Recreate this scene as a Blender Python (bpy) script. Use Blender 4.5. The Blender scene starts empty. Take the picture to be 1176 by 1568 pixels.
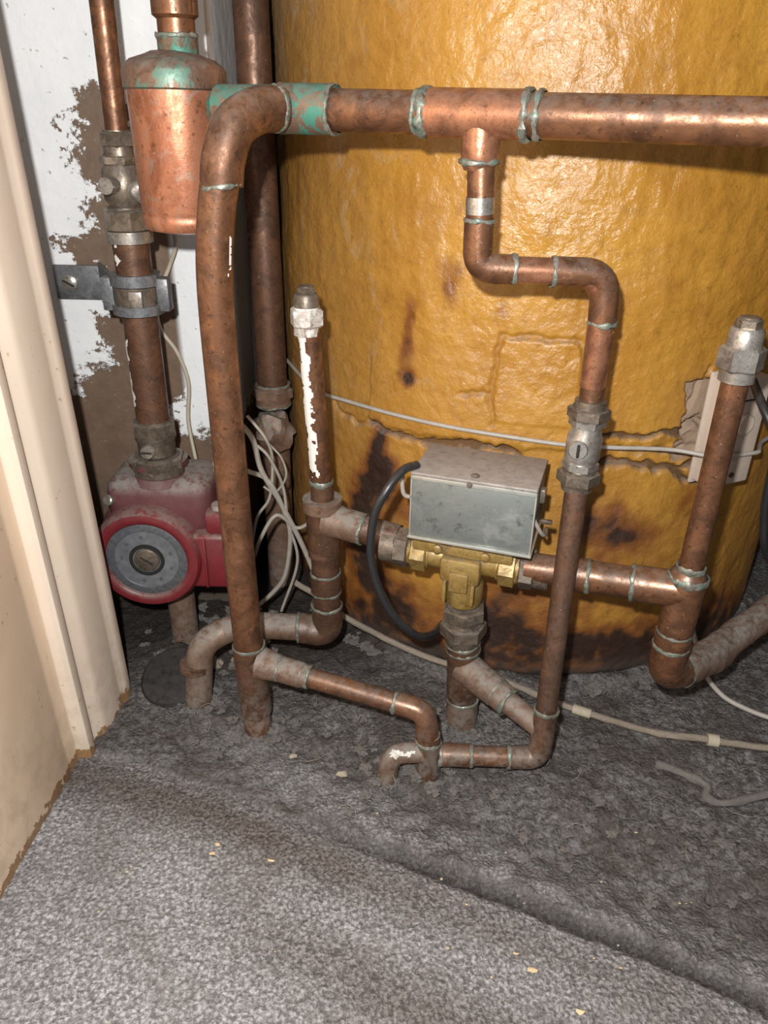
import bpy, bmesh, math, random
from mathutils import Vector, Matrix, noise
random.seed(4)
V=Vector
# ------------------------------------------------------------------ materials
def newmat(name):
    m=bpy.data.materials.new(name);m.use_nodes=True
    nt=m.node_tree;b=nt.nodes['Principled BSDF'];return m,nt,b
class N:
    def __init__(s,nt): s.nt=nt;s.tc=nt.nodes.new('ShaderNodeTexCoord')
    def l(s,a,b): s.nt.links.new(a,b)
    def noise(s,scale,detail=4,rough=.55,dist=0,vec=None,stretch=None):
        n=s.nt.nodes.new('ShaderNodeTexNoise');n.inputs['Scale'].default_value=scale
        n.inputs['Detail'].default_value=detail;n.inputs['Roughness'].default_value=rough;n.inputs['Distortion'].default_value=dist
        v=vec or s.tc.outputs['Object']
        if stretch:
            mp=s.nt.nodes.new('ShaderNodeMapping');mp.inputs['Scale'].default_value=stretch;s.l(v,mp.inputs[0]);v=mp.outputs[0]
        s.l(v,n.inputs['Vector']);return n.outputs['Fac']
    def voro(s,scale,feature='F1'):
        n=s.nt.nodes.new('ShaderNodeTexVoronoi');n.feature=feature;n.inputs['Scale'].default_value=scale
        s.l(s.tc.outputs['Object'],n.inputs['Vector']);return n.outputs['Distance']
    def ramp(s,f,lo,hi,a=0,b=1):
        n=s.nt.nodes.new('ShaderNodeMapRange');n.interpolation_type='SMOOTHSTEP'
        s.l(f,n.inputs[0]);n.inputs[1].default_value=lo;n.inputs[2].default_value=hi;n.inputs[3].default_value=a;n.inputs[4].default_value=b
        return n.outputs[0]
    def math(s,op,a,b=None,clamp=False):
        n=s.nt.nodes.new('ShaderNodeMath');n.operation=op;n.use_clamp=clamp
        for i,x in enumerate((a,b)):
            if x is None: continue
            if isinstance(x,(int,float)): n.inputs[i].default_value=x
            else: s.l(x,n.inputs[i])
        return n.outputs[0]
    def mix(s,f,a,b):
        n=s.nt.nodes.new('ShaderNodeMix');n.data_type='RGBA'
        if isinstance(f,(int,float)): n.inputs[0].default_value=f
        else: s.l(f,n.inputs[0])
        for i,x in ((6,a),(7,b)):
            if isinstance(x,tuple): n.inputs[i].default_value=(*x,1)
            else: s.l(x,n.inputs[i])
        return n.outputs[2]
    def pos(s):
        n=s.nt.nodes.new('ShaderNodeSeparateXYZ');s.l(s.tc.outputs['Object'],n.inputs[0]);return n.outputs
    def nz(s):
        g=s.nt.nodes.new('ShaderNodeNewGeometry');n=s.nt.nodes.new('ShaderNodeSeparateXYZ');s.l(g.outputs['Normal'],n.inputs[0]);return n.outputs[2]
    def attr(s,name):
        n=s.nt.nodes.new('ShaderNodeAttribute');n.attribute_name=name
        q=s.nt.nodes.new('ShaderNodeSeparateColor');s.l(n.outputs['Color'],q.inputs[0]);return q.outputs
    def bump(s,b,h,strength=.3,dist=.001,prev=None):
        n=s.nt.nodes.new('ShaderNodeBump');n.inputs['Strength'].default_value=strength;n.inputs['Distance'].default_value=dist
        s.l(h,n.inputs['Height'])
        if prev: s.l(prev,n.inputs['Normal'])
        s.l(n.outputs[0],b.inputs['Normal']);return n.outputs[0]
DUST=(.215,.195,.175)
def metal(name,dark,light,metallic=.6,rough=(.3,.55),dust=.6,sc=60,spots=None,stretch=None,lowdust=True,bump=.15,dustcol=DUST,spotf=.85,thr=.54,ssc=1.3):
    m,nt,b=newmat(name);n=N(nt)
    f=n.ramp(n.noise(sc,8,.72,.8,stretch=stretch),.36,.66)
    c=n.mix(f,dark,light)
    f2=n.ramp(n.noise(sc*6,3,.7),.56,.70)
    c=n.mix(n.math('MULTIPLY',f2,.65),c,tuple(x*.35 for x in dark))
    f4=n.ramp(n.noise(sc*.6,6,.75,1.6),.60,.68)
    c=n.mix(n.math('MULTIPLY',f4,.35),c,tuple(min(1,x*1.5+.03) for x in light))
    if spots:
        f3=n.ramp(n.noise(sc*ssc,6,.72,vec=None,dist=1.2),thr,thr+.10)
        c=n.mix(n.math('MULTIPLY',f3,spotf),c,spots)
    up=n.ramp(n.nz(),-.15,.85)
    dn=n.ramp(n.noise(170,5,.7),.3,.62)
    d=n.math('MULTIPLY',n.math('MULTIPLY',up,dn),dust,True)
    if lowdust:
        z=n.pos()[2]
        low=n.ramp(z,.085,.0,0,.7)
        low=n.math('MULTIPLY',low,n.ramp(n.noise(110,6,.75),.40,.60))
        d=n.math('MAXIMUM',d,low)
    fl=n.ramp(n.noise(500,2,.5),.71,.75);d=n.math('MAXIMUM',d,n.math('MULTIPLY',fl,.8))
    c=n.mix(d,c,dustcol)
    n.l(c,b.inputs['Base Color'])
    n.l(n.math('MULTIPLY',n.math('SUBTRACT',1,d,True),metallic),b.inputs['Metallic'])
    rr=n.ramp(f,0,1,rough[1],rough[0]);n.l(n.math('MAXIMUM',rr,n.math('MULTIPLY',d,.95)),b.inputs['Roughness'])
    n.bump(b,n.noise(420,5,.7),bump*1.6,.0006)
    return m
def plain(name,col,rough=.6,metallic=0,var=.25,dust=0,bump=.15,sc=120):
    m,nt,b=newmat(name);n=N(nt)
    c=n.mix(n.noise(sc,5,.65),tuple(x*(1-var) for x in col),tuple(min(1,x*(1+var)) for x in col))
    if dust:
        up=n.ramp(n.nz(),-.1,.8);d=n.math('MULTIPLY',n.math('MULTIPLY',up,n.ramp(n.noise(160,5,.7),.28,.58)),dust,True)
        c=n.mix(d,c,DUST);n.l(n.math('MAXIMUM',n.math('MULTIPLY',d,.95),rough),b.inputs['Roughness'])
        n.l(n.math('MULTIPLY',n.math('SUBTRACT',1,d,True),metallic),b.inputs['Metallic'])
    else:
        b.inputs['Roughness'].default_value=rough;b.inputs['Metallic'].default_value=metallic
    n.l(c,b.inputs['Base Color']);n.bump(b,n.noise(sc*4,4,.7),bump,.0006);return m
M={}
M['copper']=metal('oxidised_copper',(.095,.042,.021),(.245,.112,.056),.55,(.27,.50),.42,sc=48,spots=(.16,.10,.07),spotf=.5,thr=.58,ssc=2.2)
M['copperb']=metal('clean_copper',(.19,.08,.042),(.42,.195,.11),.6,(.25,.42),.28)
M['cdull']=metal('dull_brown_copper',(.07,.034,.019),(.16,.078,.045),.45,(.36,.58),.65)
M['cdusty']=metal('dusty_copper',(.13,.074,.048),(.24,.148,.102),.35,(.5,.7),1.0)
M['canister']=metal('brushed_canister_copper',(.27,.10,.05),(.56,.245,.14),.6,(.24,.5),.3,sc=42,stretch=(1,1,.5),spots=(.34,.25,.20),spotf=.6)
M['canlid']=metal('tarnished_canister_lid',(.09,.05,.032),(.25,.14,.095),.5,(.35,.6),.5,sc=60,spots=(.10,.25,.20),spotf=.75,thr=.50,ssc=.7)
M['solder']=metal('solder_joint',(.10,.085,.065),(.31,.31,.27),.4,(.4,.6),.25,sc=160,spots=(.09,.22,.18),spotf=.75,thr=.50)
M['verdigris']=metal('verdigris_copper',(.13,.075,.048),(.22,.15,.105),.4,(.45,.7),.4,sc=50,spots=(.06,.23,.18),spotf=.95,thr=.46)
M['nut']=metal('dirty_brass_nut',(.095,.075,.058),(.25,.205,.16),.6,(.32,.52),.5,sc=110)
M['chrome']=metal('tarnished_chrome',(.24,.215,.19),(.55,.52,.48),.75,(.22,.4),.3,sc=90)
M['paintnut']=metal('paint_splashed_nut',(.30,.26,.22),(.8,.78,.74),.1,(.4,.6),.2,sc=60,spots=(.2,.12,.08))
M['brass']=metal('old_brass',(.25,.155,.038),(.42,.29,.095),.5,(.38,.6),.5,sc=70,spots=(.13,.09,.055),spotf=.5)
M['galv']=metal('galvanised_steel',(.18,.20,.195),(.28,.30,.29),.55,(.32,.5),.1,sc=18,lowdust=False,spots=(.25,.27,.26))
M['galvtop']=metal('dusty_steel_lid',(.24,.215,.195),(.34,.31,.29),.3,(.5,.7),.9,sc=60,lowdust=False,dustcol=(.30,.265,.245))
M['steeledge']=plain('bright_steel_edge',(.5,.5,.46),.3,.6)
M['red']=plain('red_pump_enamel',(.155,.016,.021),.42,0,.4,.6)
M['redtop']=plain('dusty_red_casting',(.11,.03,.034),.6,0,.4,1.0)
M['label']=plain('pump_label_plate',(.17,.18,.195),.45,.3,.7,0,.1,150)
M['labeldk']=plain('pump_label_print',(.10,.105,.115),.45,.2,.75,0,.1,300)
M['white']=plain('white_paint',(.74,.72,.68),.5,0,.1,.2)
M['black']=plain('black_rubber',(.016,.016,.018),.35,0,.3,.12)
M['cable']=plain('dirty_white_cable',(.29,.265,.23),.5,0,.35,.4)
M['wire']=plain('strap_wire',(.40,.37,.33),.5,0,.3,.2)
M['cream']=plain('yellowed_cable',(.42,.38,.29),.5,0,.2,.2)
M['cord']=plain('braided_cord',(.24,.20,.155),.8,0,.6,.3,.5,500)
M['tape']=plain('masking_tape',(.42,.37,.28),.7,0,.15,.3)
M['dark']=plain('dark_gap',(.012,.011,.01),.8)
M['thermo']=plain('aged_white_plastic',(.52,.43,.36),.5,0,.14,.45)
M['chip']=plain('debris_chip',(.58,.45,.27),.8)
M['fluff']=plain('dust_fluff',(.15,.137,.128),1,0,.4,0,1,300)
M['plaster']=plain('plaster_rubble',(.24,.20,.15),.9,0,.4,.4,.8)
# ------------------------------------------------------------------ builder
class B:
    def __init__(s): s.v=[];s.f=[];s.m=[];s.sm=[];s.mats=[]
    def mi(s,k):
        if k not in s.mats: s.mats.append(k)
        return s.mats.index(k)
    def add(s,vs,fs,mat,smooth=True):
        o=len(s.v);s.v+= [tuple(x) for x in vs];i=s.mi(mat)
        for f in fs: s.f.append(tuple(o+k for k in f));s.m.append(i);s.sm.append(smooth)
    def sweep(s,pts,r,mat,seg=20,cap=True,wob=0):
        pts=[V(p) for p in pts];n=len(pts)
        rs=r if isinstance(r,(list,tuple)) else [r]*n
        T=[]
        for i in range(n):
            a=pts[max(i-1,0)];b=pts[min(i+1,n-1)];T.append((b-a).normalized())
        up=V((0,0,1)) if abs(T[0].z)<.9 else V((1,0,0))
        x=T[0].cross(up).normalized();vs=[];fs=[]
        for i in range(n):
            x=(x-T[i]*x.dot(T[i])).normalized();y=T[i].cross(x)
            for k in range(seg):
                a=2*math.pi*k/seg;rr=rs[i]
                if wob: rr*=1+wob*noise.noise(pts[i]*120+V((math.cos(a),math.sin(a),0)))
                vs.append(pts[i]+(x*math.cos(a)+y*math.sin(a))*rr)
        for i in range(n-1):
            for k in range(seg):
                k2=(k+1)%seg;fs.append((i*seg+k,i*seg+k2,(i+1)*seg+k2,(i+1)*seg+k))
        if cap: fs.append(tuple(reversed(range(seg))));fs.append(tuple((n-1)*seg+k for k in range(seg)))
        s.add(vs,fs,mat)
    def lathe(s,prof,o,ax,mat,seg=32,smooth=True,rot=0):
        o=V(o);ax=V(ax).normalized()
        up=V((0,0,1)) if abs(ax.z)<.9 else V((1,0,0))
        x=ax.cross(up).normalized();y=ax.cross(x);vs=[];fs=[];n=len(prof)
        for (h,r) in prof:
            for k in range(seg):
                a=2*math.pi*k/seg+rot;vs.append(o+ax*h+(x*math.cos(a)+y*math.sin(a))*max(r,1e-5))
        for i in range(n-1):
            for k in range(seg):
                k2=(k+1)%seg;fs.append((i*seg+k,i*seg+k2,(i+1)*seg+k2,(i+1)*seg+k))
        fs.append(tuple(reversed(range(seg))));fs.append(tuple((n-1)*seg+k for k in range(seg)))
        s.add(vs,fs,mat,smooth)
    def hexn(s,o,ax,r,h,mat,rot=0):
        c=r*.9
        s.lathe([(-h/2,c*.93),(-h/2+h*.12,r),(h/2-h*.12,r),(h/2,c*.93)],o,ax,mat,6,False,rot)
        s.lathe([(-h/2-.0008,r*.78),(h/2+.0008,r*.78)],o,ax,mat,24)
    def box(s,c,size,mat,bev=.001,R=None,seg=2,smooth=False):
        bm=bmesh.new();bmesh.ops.create_cube(bm,size=1)
        for v in bm.verts: v.co=V((v.co.x*size[0],v.co.y*size[1],v.co.z*size[2]))
        if bev: bmesh.ops.bevel(bm,geom=bm.edges[:],offset=bev,segments=seg,affect='EDGES',profile=.5)
        R=R or Matrix.Identity(3);bm.verts.index_update()
        s.add([V(c)+R@v.co for v in bm.verts],[[v.index for v in f.verts] for f in bm.faces],mat,smooth);bm.free()
    def blob(s,c,r,mat,sq=(1,1,1),amp=.3,fr=40,seg=12):
        vs=[];fs=[];c=V(c)
        bm=bmesh.new();bmesh.ops.create_icosphere(bm,subdivisions=3 if seg>8 else 1,radius=1)
        for v in bm.verts:
            d=1+amp*noise.noise((c+v.co*r)*fr+v.co)
            vs.append(c+V((v.co.x*sq[0],v.co.y*sq[1],v.co.z*sq[2]))*r*d)
        bm.verts.index_update();fs=[[v.index for v in f.verts] for f in bm.faces];bm.free();s.add(vs,fs,mat,seg>8)
    def paint(s,p0,p1,r,a0,a1,mat,thr=0.0,fr=120,seed=0,st=.0009):
        """ragged patch of paint lying on a straight vertical-ish pipe; angle 0 faces -Y, + towards +X"""
        p0=V(p0);p1=V(p1);n=max(2,int((p1-p0).length/st));m=max(3,int(math.radians(a1-a0)*r/st))
        vs=[];fs=[];keep=[]
        for i in range(n+1):
            c=p0.lerp(p1,i/n)
            for k in range(m+1):
                u=k/m;a=math.radians(a0+(a1-a0)*u);P=c+V((math.sin(a),-math.cos(a),0))*(r+.00035);vs.append(P)
                edge=min(u,1-u,(i/n)*3,(1-i/n)*3)*2.2
                keep.append(noise.fractal(P*fr+V((seed,0,0)),1,2,4)*1.0+min(edge,1)-.35>thr)
        for i in range(n):
            for k in range(m):
                q=(i*(m+1)+k,i*(m+1)+k+1,(i+1)*(m+1)+k+1,(i+1)*(m+1)+k)
                if sum(keep[j] for j in q)>=3: fs.append(q)
        used=sorted({j for f in fs for j in f});mp={j:i for i,j in enumerate(used)}
        s.add([vs[j] for j in used],[tuple(mp[j] for j in f) for f in fs],mat)
    def ring(s,p,ax,r,mat='solder',w=.0028,e=.0009):
        ax=V(ax).normalized();p=V(p);prof=[(-w/2,r),(-w*.3,r+e*.85),(0,r+e),(w*.3,r+e*.85),(w/2,r)]
        up=V((0,0,1)) if abs(ax.z)<.9 else V((1,0,0))
        x=ax.cross(up).normalized();y=ax.cross(x);vs=[];seg=40;fs=[]
        for i,(h,rr) in enumerate(prof):
            for k in range(seg):
                a=2*math.pi*k/seg;d=x*math.cos(a)+y*math.sin(a)
                j=noise.noise((p+d*rr)*260);j2=noise.noise((p+d*rr)*170+V((5,5,5)))
                hh=h*(1+.9*j)+.0008*j2;vs.append(p+ax*hh+d*(rr+e*.6*j))
        for i in range(len(prof)-1):
            for k in range(seg):
                k2=(k+1)%seg;fs.append((i*seg+k,i*seg+k2,(i+1)*seg+k2,(i+1)*seg+k))
        s.add(vs,fs,mat)
    def fit(s,p0,p1,r,mat,ring0=True,ring1=True,e=.0012):
        p0=V(p0);p1=V(p1);ax=(p1-p0).normalized()
        s.sweep([p0,p0.lerp(p1,.5),p1],r+e,mat,24)
        if ring0: s.ring(p0,ax,r+e*.6)
        if ring1: s.ring(p1,ax,r+e*.6)
    def obj(s,name):
        me=bpy.data.meshes.new(name);me.from_pydata(s.v,[],s.f)
        for k in s.mats: me.materials.append(M[k])
        me.polygons.foreach_set('material_index',s.m);me.polygons.foreach_set('use_smooth',s.sm);me.update()
        try: me.set_sharp_from_angle(angle=math.radians(38))
        except Exception: pass
        o=bpy.data.objects.new(name,me);bpy.context.collection.objects.link(o);return o
def fillet(pts,rad,n=7):
    pts=[V(p) for p in pts];out=[pts[0]]
    for i in range(1,len(pts)-1):
        a,b,c=pts[i-1],pts[i],pts[i+1]
        d1=(a-b);d2=(c-b);rr=min(rad,d1.length*.48,d2.length*.48)
        p=b+d1.normalized()*rr;q=b+d2.normalized()*rr
        for k in range(n+1):
            t=k/n;out.append((p*(1-t)**2)+b*(2*t*(1-t))+q*t*t)
    out.append(pts[-1]);return out
def smooth(pts,n=8):
    P=[V(p) for p in pts];P=[P[0]*2-P[1]]+P+[P[-1]*2-P[-2]];out=[]
    for i in range(1,len(P)-2):
        for k in range(n):
            t=k/n;a,b,c,d=P[i-1],P[i],P[i+1],P[i+2]
            out.append(.5*((2*b)+(c-a)*t+(2*a-5*b+4*c-d)*t*t+(3*b-a-3*c+d)*t**3))
    out.append(P[-2]);return out
def fb(p,o=4):
    return noise.fractal(p,1.0,2.0,o)
def ss(a,b,x):
    t=max(0,min(1,(x-a)/(b-a)));return t*t*(3-2*t)
# ------------------------------------------------------------------ hot water cylinder
TC=V((.152,.797,0));TR=.256
def segd(p,a,b):
    ax,ay=a;bx,by=b;dx=bx-ax;dy=by-ay
    t=max(0,min(1,((p[0]-ax)*dx+(p[1]-ay)*dy)/(dx*dx+dy*dy)))
    return math.hypot(p[0]-ax-t*dx,p[1]-ay-t*dy)
def A(th): return math.radians(th)*TR
def PL(l): return [(A(t),z/1000) for t,z in l]
cracks=[(PL([(-16,306),(-8,308),(-3,306),(-2,290)]),.0004),(PL([(-16,306),(-16.5,285),(-17,266),(-16,242)]),.0004),
 (PL([(-40,222),(-37,218),(-30,216),(-20,219),(-14,222),(-11,218)]),.0020),
 (PL([(2,238),(8,236),(13,238),(17,236),(21,243),(24,240)]),.0020),
 (PL([(3,214),(8,212),(12,210),(18,204),(22,207)]),.0022),
 (PL([(-17,266),(-22,262)]),.0004),(PL([(-50,226),(-47,216),(-40,222)]),.0008),(PL([(17,204),(20,195),(24,192)]),.0012),
 (PL([(20,285),(19,262),(17,250),(17,236)]),.0008),(PL([(3,225),(9,224),(14,220),(19,222)]),.0007)]
stains=[(-25,344,.012,.018,.65),(-32,306,.007,.018,.8),(-32,284,.006,.010,.55),(-32,268,.008,.008,1.1),(-16,324,.012,.010,.5),(-38,202,.008,.020,1.3),(-37,180,.015,.016,1.4),(-38,163,.018,.014,1.1),
 (-42,115,.016,.05,1.5),(-34,55,.03,.03,1.0),(-26,150,.035,.02,.5),(4,163,.025,.018,.6),(9,145,.030,.018,.75),(-44,480,.010,.010,.35),(-14,66,.04,.022,.8),(22,179,.018,.014,.35),(-2,45,.07,.020,.8),(-31,394,.03,.01,.15),(20,40,.06,.018,.7),(-10,95,.03,.012,.3),(14,100,.05,.02,.25)]
def build_tank():
    ths=[];t=-92.0
    while t<80: ths.append(t);t+=.34 if -50<t<27 else .6
    t=80
    while t<268: ths.append(t);t+=4
    zs=[];z=0.0
    while z<.53: zs.append(z);z+=.0015 if .185<z<.315 else .0024
    zs+= [.56,.6,.68,.76,.84,.9,.93]
    n=len(ths);vs=[];col=[]
    for z in zs:
        for th in ths:
            fine=-92<=th<80
            a=math.radians(th);s_=A(th)
            d=0;st=0;cr=0;ex=0
            if fine and z<.54:
                w=V((s_*1.0,z,3.1))
                d+=.0017*noise.noise(w*13)+.0008*noise.noise(w*40)
                d+=.0006*fb(w*110,3)
                d+=.0006*noise.noise(V((s_*90,z*22,7)))*ss(.2,.4,z)
                j=(s_+.0032*fb(w*60,4),z+.0040*fb(w*60+V((9,2,5)),4))
                for pl,wd in cracks:
                    for q in range(len(pl)-1):
                        x0=min(pl[q][0],pl[q+1][0])-.02;x1=max(pl[q][0],pl[q+1][0])+.02
                        if not x0<s_<x1: continue
                        dd=segd(j,pl[q],pl[q+1]);wl=wd*(1+.9*noise.noise(w*90))
                        if dd<wl+.0022: cr=max(cr,(1-ss(wl,wl+.002,dd))*(1 if wd>.001 else .5))
                d-=cr*.0065
                e=ss(2,4,th)*(1-ss(20,22,th))*ss(.208,.214,j[1])*(1-ss(.230,.236,j[1]))
                d-=(.0022+.0025*noise.noise(w*70))*e
                d+=.0024*ss(.222,.226,j[1])*(1-ss(.24,.30,z))*(1 if -40<th<24 else 0)
                if -16<th<-2.5 and .243<z<.306: d+=.0010
                x=(j[0]-A(20.5))/.016;y=(j[1]-.248)/.030
                q=max(abs(x+.35*y),abs(y));ex=1-ss(.9,1.02,q)
                x=(j[0]-A(19.0))/.014;y=(j[1]-.222)/.010
                ex=max(ex,1-ss(.85,1.0,max(abs(x),abs(y))))
                d-=.007*ex
                for (tt,zz,rx,rz,k) in stains:
                    if abs(s_-A(tt))>rx*3.2: continue
                    x=(j[0]-A(tt)+.006*noise.noise(w*40))/rx;y=(j[1]-zz/1000+.006*noise.noise(w*36))/rz
                    st+=math.exp(-(x*x+y*y))*k*.9
                st+=1.1*(1-ss(.008,.07,z+.018*noise.noise(V((s_*16,z*10,1)))))*(.7+.4*noise.noise(V((s_*22,z*16,4))))
                st+=.26*(1-ss(.08,.26,z))*(.6+noise.noise(V((s_*14,z*14,6))))
                st*=.85+.45*fb(w*70,4)
            if z<.014: d-=.010*(1-z/.014)**2
            r=TR+d
            if z>.85: r=TR*math.sqrt(max(0,1-((z-.85)/.10)**2))
            vs.append(TC+V((math.sin(a)*r,-math.cos(a)*r,z)));col+= [max(0,min(1,st)),cr,max(0,ex),1]
    fs=[]
    for i in range(len(zs)-1):
        for k in range(n):
            k2=(k+1)%n;fs.append((i*n+k,i*n+k2,(i+1)*n+k2,(i+1)*n+k))
    fs.append(tuple((len(zs)-1)*n+k for k in range(n)))
    me=bpy.data.meshes.new('hot_water_cylinder');me.from_pydata([tuple(v) for v in vs],[],fs)
    at=me.color_attributes.new('marks','FLOAT_COLOR','POINT');at.data.foreach_set('color',col)
    me.polygons.foreach_set('use_smooth',[True]*len(fs))
    m,nt,b=newmat('sprayed_foam_insulation');n_=N(nt);a=n_.attr('marks');pz=n_.pos()
    c=n_.mix(n_.ramp(n_.noise(9,5,.6,.8),.3,.7),(.34,.155,.020),(.45,.228,.032))
    c=n_.mix(n_.ramp(n_.noise(60,5,.7,.5),.52,.75,0,.5),c,(.25,.105,.014))
    c=n_.mix(n_.ramp(n_.noise(210,4,.7,.5),.52,.70,0,.4),c,(.22,.10,.02))
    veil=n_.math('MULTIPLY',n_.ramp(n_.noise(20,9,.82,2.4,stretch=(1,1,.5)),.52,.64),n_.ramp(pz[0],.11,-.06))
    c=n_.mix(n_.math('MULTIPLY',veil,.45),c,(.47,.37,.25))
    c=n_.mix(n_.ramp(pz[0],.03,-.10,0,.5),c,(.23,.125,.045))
    st=a[0]
    c=n_.mix(n_.ramp(st,.05,.5,0,.85),c,(.17,.050,.009))
    c=n_.mix(n_.ramp(st,.42,.95,0,.95),c,(.022,.010,.007))
    c=n_.mix(n_.ramp(a[1],.2,.9,0,.85),c,(.075,.038,.02))
    c=n_.mix(a[2],c,(.34,.24,.165))
    c=n_.mix(n_.ramp(n_.noise(330,3,.6),.69,.75,0,.6),c,(.10,.05,.02))
    dustl=n_.math('MULTIPLY',n_.ramp(pz[2],.03,.0),.75);c=n_.mix(dustl,c,(.08,.068,.06))
    led=n_.math('MULTIPLY',n_.ramp(n_.nz(),.25,.7),n_.ramp(n_.noise(150,4,.7),.35,.55));c=n_.mix(n_.math('MULTIPLY',led,.55),c,(.22,.17,.13))
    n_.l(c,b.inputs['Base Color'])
    rg=n_.ramp(n_.noise(30,4,.6),.3,.7,.20,.38)
    rg=n_.math('ADD',rg,n_.math('ADD',n_.math('MULTIPLY',a[1],.4),n_.math('MULTIPLY',a[2],.5)))
    rg=n_.math('ADD',rg,n_.ramp(pz[2],.38,.14,0,.30),True);n_.l(rg,b.inputs['Roughness'])
    b.inputs['Specular IOR Level'].default_value=.65
    p=n_.bump(b,n_.noise(80,4,.55,.6),.38,.003)
    n_.bump(b,n_.noise(270,5,.62,.3),.55,.0014,p)
    me.materials.append(m);o=bpy.data.objects.new('hot_water_cylinder',me);bpy.context.collection.objects.link(o);return o
build_tank()
# ------------------------------------------------------------------ floor
seam=[(-.45,.56),(-.25,.455),(-.19,.435),(-.12,.412),(-.036,.375),(.054,.338),(.12,.312),(.203,.274),(.30,.222),(.6,.07),(.9,-.1)]
def ys(x):
    for i in range(len(seam)-1):
        if seam[i][0]<=x<=seam[i+1][0]:
            t=(x-seam[i][0])/(seam[i+1][0]-seam[i][0]);return seam[i][1]*(1-t)+seam[i+1][1]*t
    return seam[0][1] if x<seam[0][0] else seam[-1][1]
MND=[(-.1,.475,.016,.006),(.0385,.43,.013,.005),(.068,.488,.018,.008),(.006,.43,.012,.005),(-.155,.507,.014,.004),(-.186,.592,.03,.008)]
def build_floor():
    xs=[];x=-.45
    while x<.62:
        xs.append(x);x+=.0024 if -.28<x<.44 else .02
    yl=[];y=-.3
    while y<1.15:
        yl.append(y);y+=.0024 if .2<y<.68 else .02
    vs=[];col=[];n=len(xs)
    for y in yl:
        for x in xs:
            P=V((x,y,0));d=(y-ys(x)+.004*noise.noise(P*24)+.002*noise.noise(P*110))*.9
            z=.0020*noise.noise(P*9)
            ins=ss(0,.004,d);rt=ss(-.07,.03,x);gr=math.exp(-(d/.0036)**2)*(.25+.75*rt)
            z-=.005*gr
            z+=ins*((.0065*math.exp(-((d-.008)/.018)**2))*(.3+.7*rt)+.0022*fb(P*26,3)+.0028*fb(P*85,4)+.0014*fb(P*240,3))
            z+=(1-ins)*(.0013*noise.noise(P*160)+.0010*noise.noise(P*330))
            z-=.005*math.exp(-((d-.055)/.025)**2)*ss(-.2,0,x)
            for (mx,my,mr,mh) in MND:
                q=((x-mx)**2+(y-my)**2)/mr**2
                if q<6: z+=mh*math.exp(-q)*(1+.8*noise.noise(P*140))
            dc=math.hypot(x-.152,y-.797)-.256
            if -.02<dc<.04: z+=.007*math.exp(-(dc/.012)**2)*(1+noise.noise(P*60))
            lip=math.exp(-((d-.020)/.018)**2)*ss(-.12,.02,x)+.85*math.exp(-((d-.034)/.02)**2)*(1-ss(-.02,.04,x))*ss(-.17,-.1,x)
            lip*=.75+.9*fb(P*60,3)
            dirt=ins*(1-.75*max(0,min(1,lip)))
            near=1.0*math.exp(-((d+.020)/.022)**2)*(1-.35*rt)+.75*math.exp(-((d+.082)/.024)**2)*ss(-.14,.0,x)  # brown carpet bands, with the soft shadow beside the seam painted in
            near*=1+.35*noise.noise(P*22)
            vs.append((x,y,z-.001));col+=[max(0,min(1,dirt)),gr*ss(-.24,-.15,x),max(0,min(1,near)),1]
    fs=[(i*n+k,i*n+k+1,(i+1)*n+k+1,(i+1)*n+k) for i in range(len(yl)-1) for k in range(n-1)]
    me=bpy.data.meshes.new('floor');me.from_pydata(vs,[],fs)
    at=me.color_attributes.new('zone','FLOAT_COLOR','POINT');at.data.foreach_set('color',col)
    me.polygons.foreach_set('use_smooth',[True]*len(fs))
    m,nt,b=newmat('grey_carpet');q=N(nt);a=q.attr('zone');pp=q.pos()
    tuft=q.voro(340);nz=q.noise(430,4,.7)
    car=q.mix(q.ramp(nz,.36,.64),(.175,.168,.172),(.55,.545,.56))
    car=q.mix(q.ramp(tuft,.3,.8,0,.6),car,(.14,.133,.135))
    car=q.mix(q.ramp(q.noise(9,5,.65,.8),.44,.68,0,.45),car,(.16,.138,.128))
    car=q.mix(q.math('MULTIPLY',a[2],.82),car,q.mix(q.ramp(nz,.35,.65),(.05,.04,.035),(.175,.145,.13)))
    du=q.mix(q.ramp(q.noise(240,6,.75),.33,.67),(.058,.053,.051),(.235,.225,.222))
    du=q.mix(q.ramp(q.noise(16,6,.7,.9),.38,.62,0,.75),du,(.075,.063,.057))
    du=q.mix(q.ramp(q.noise(44,7,.75,.8),.55,.67,0,.6),du,(.25,.255,.27))
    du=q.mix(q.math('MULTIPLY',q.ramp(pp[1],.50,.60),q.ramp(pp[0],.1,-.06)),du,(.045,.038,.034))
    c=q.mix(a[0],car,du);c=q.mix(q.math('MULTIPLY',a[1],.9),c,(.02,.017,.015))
    c=q.mix(q.ramp(q.noise(600,2,.5),.70,.76,0,.5),c,(.5,.47,.43))
    q.l(c,b.inputs['Base Color']);b.inputs['Roughness'].default_value=1;b.inputs['Specular IOR Level'].default_value=.1
    h=q.math('ADD',q.math('MULTIPLY',tuft,-.8),q.math('MULTIPLY',nz,1.2));q.bump(b,h,.75,.0028)
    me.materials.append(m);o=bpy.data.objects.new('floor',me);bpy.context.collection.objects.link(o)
build_floor()
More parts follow.
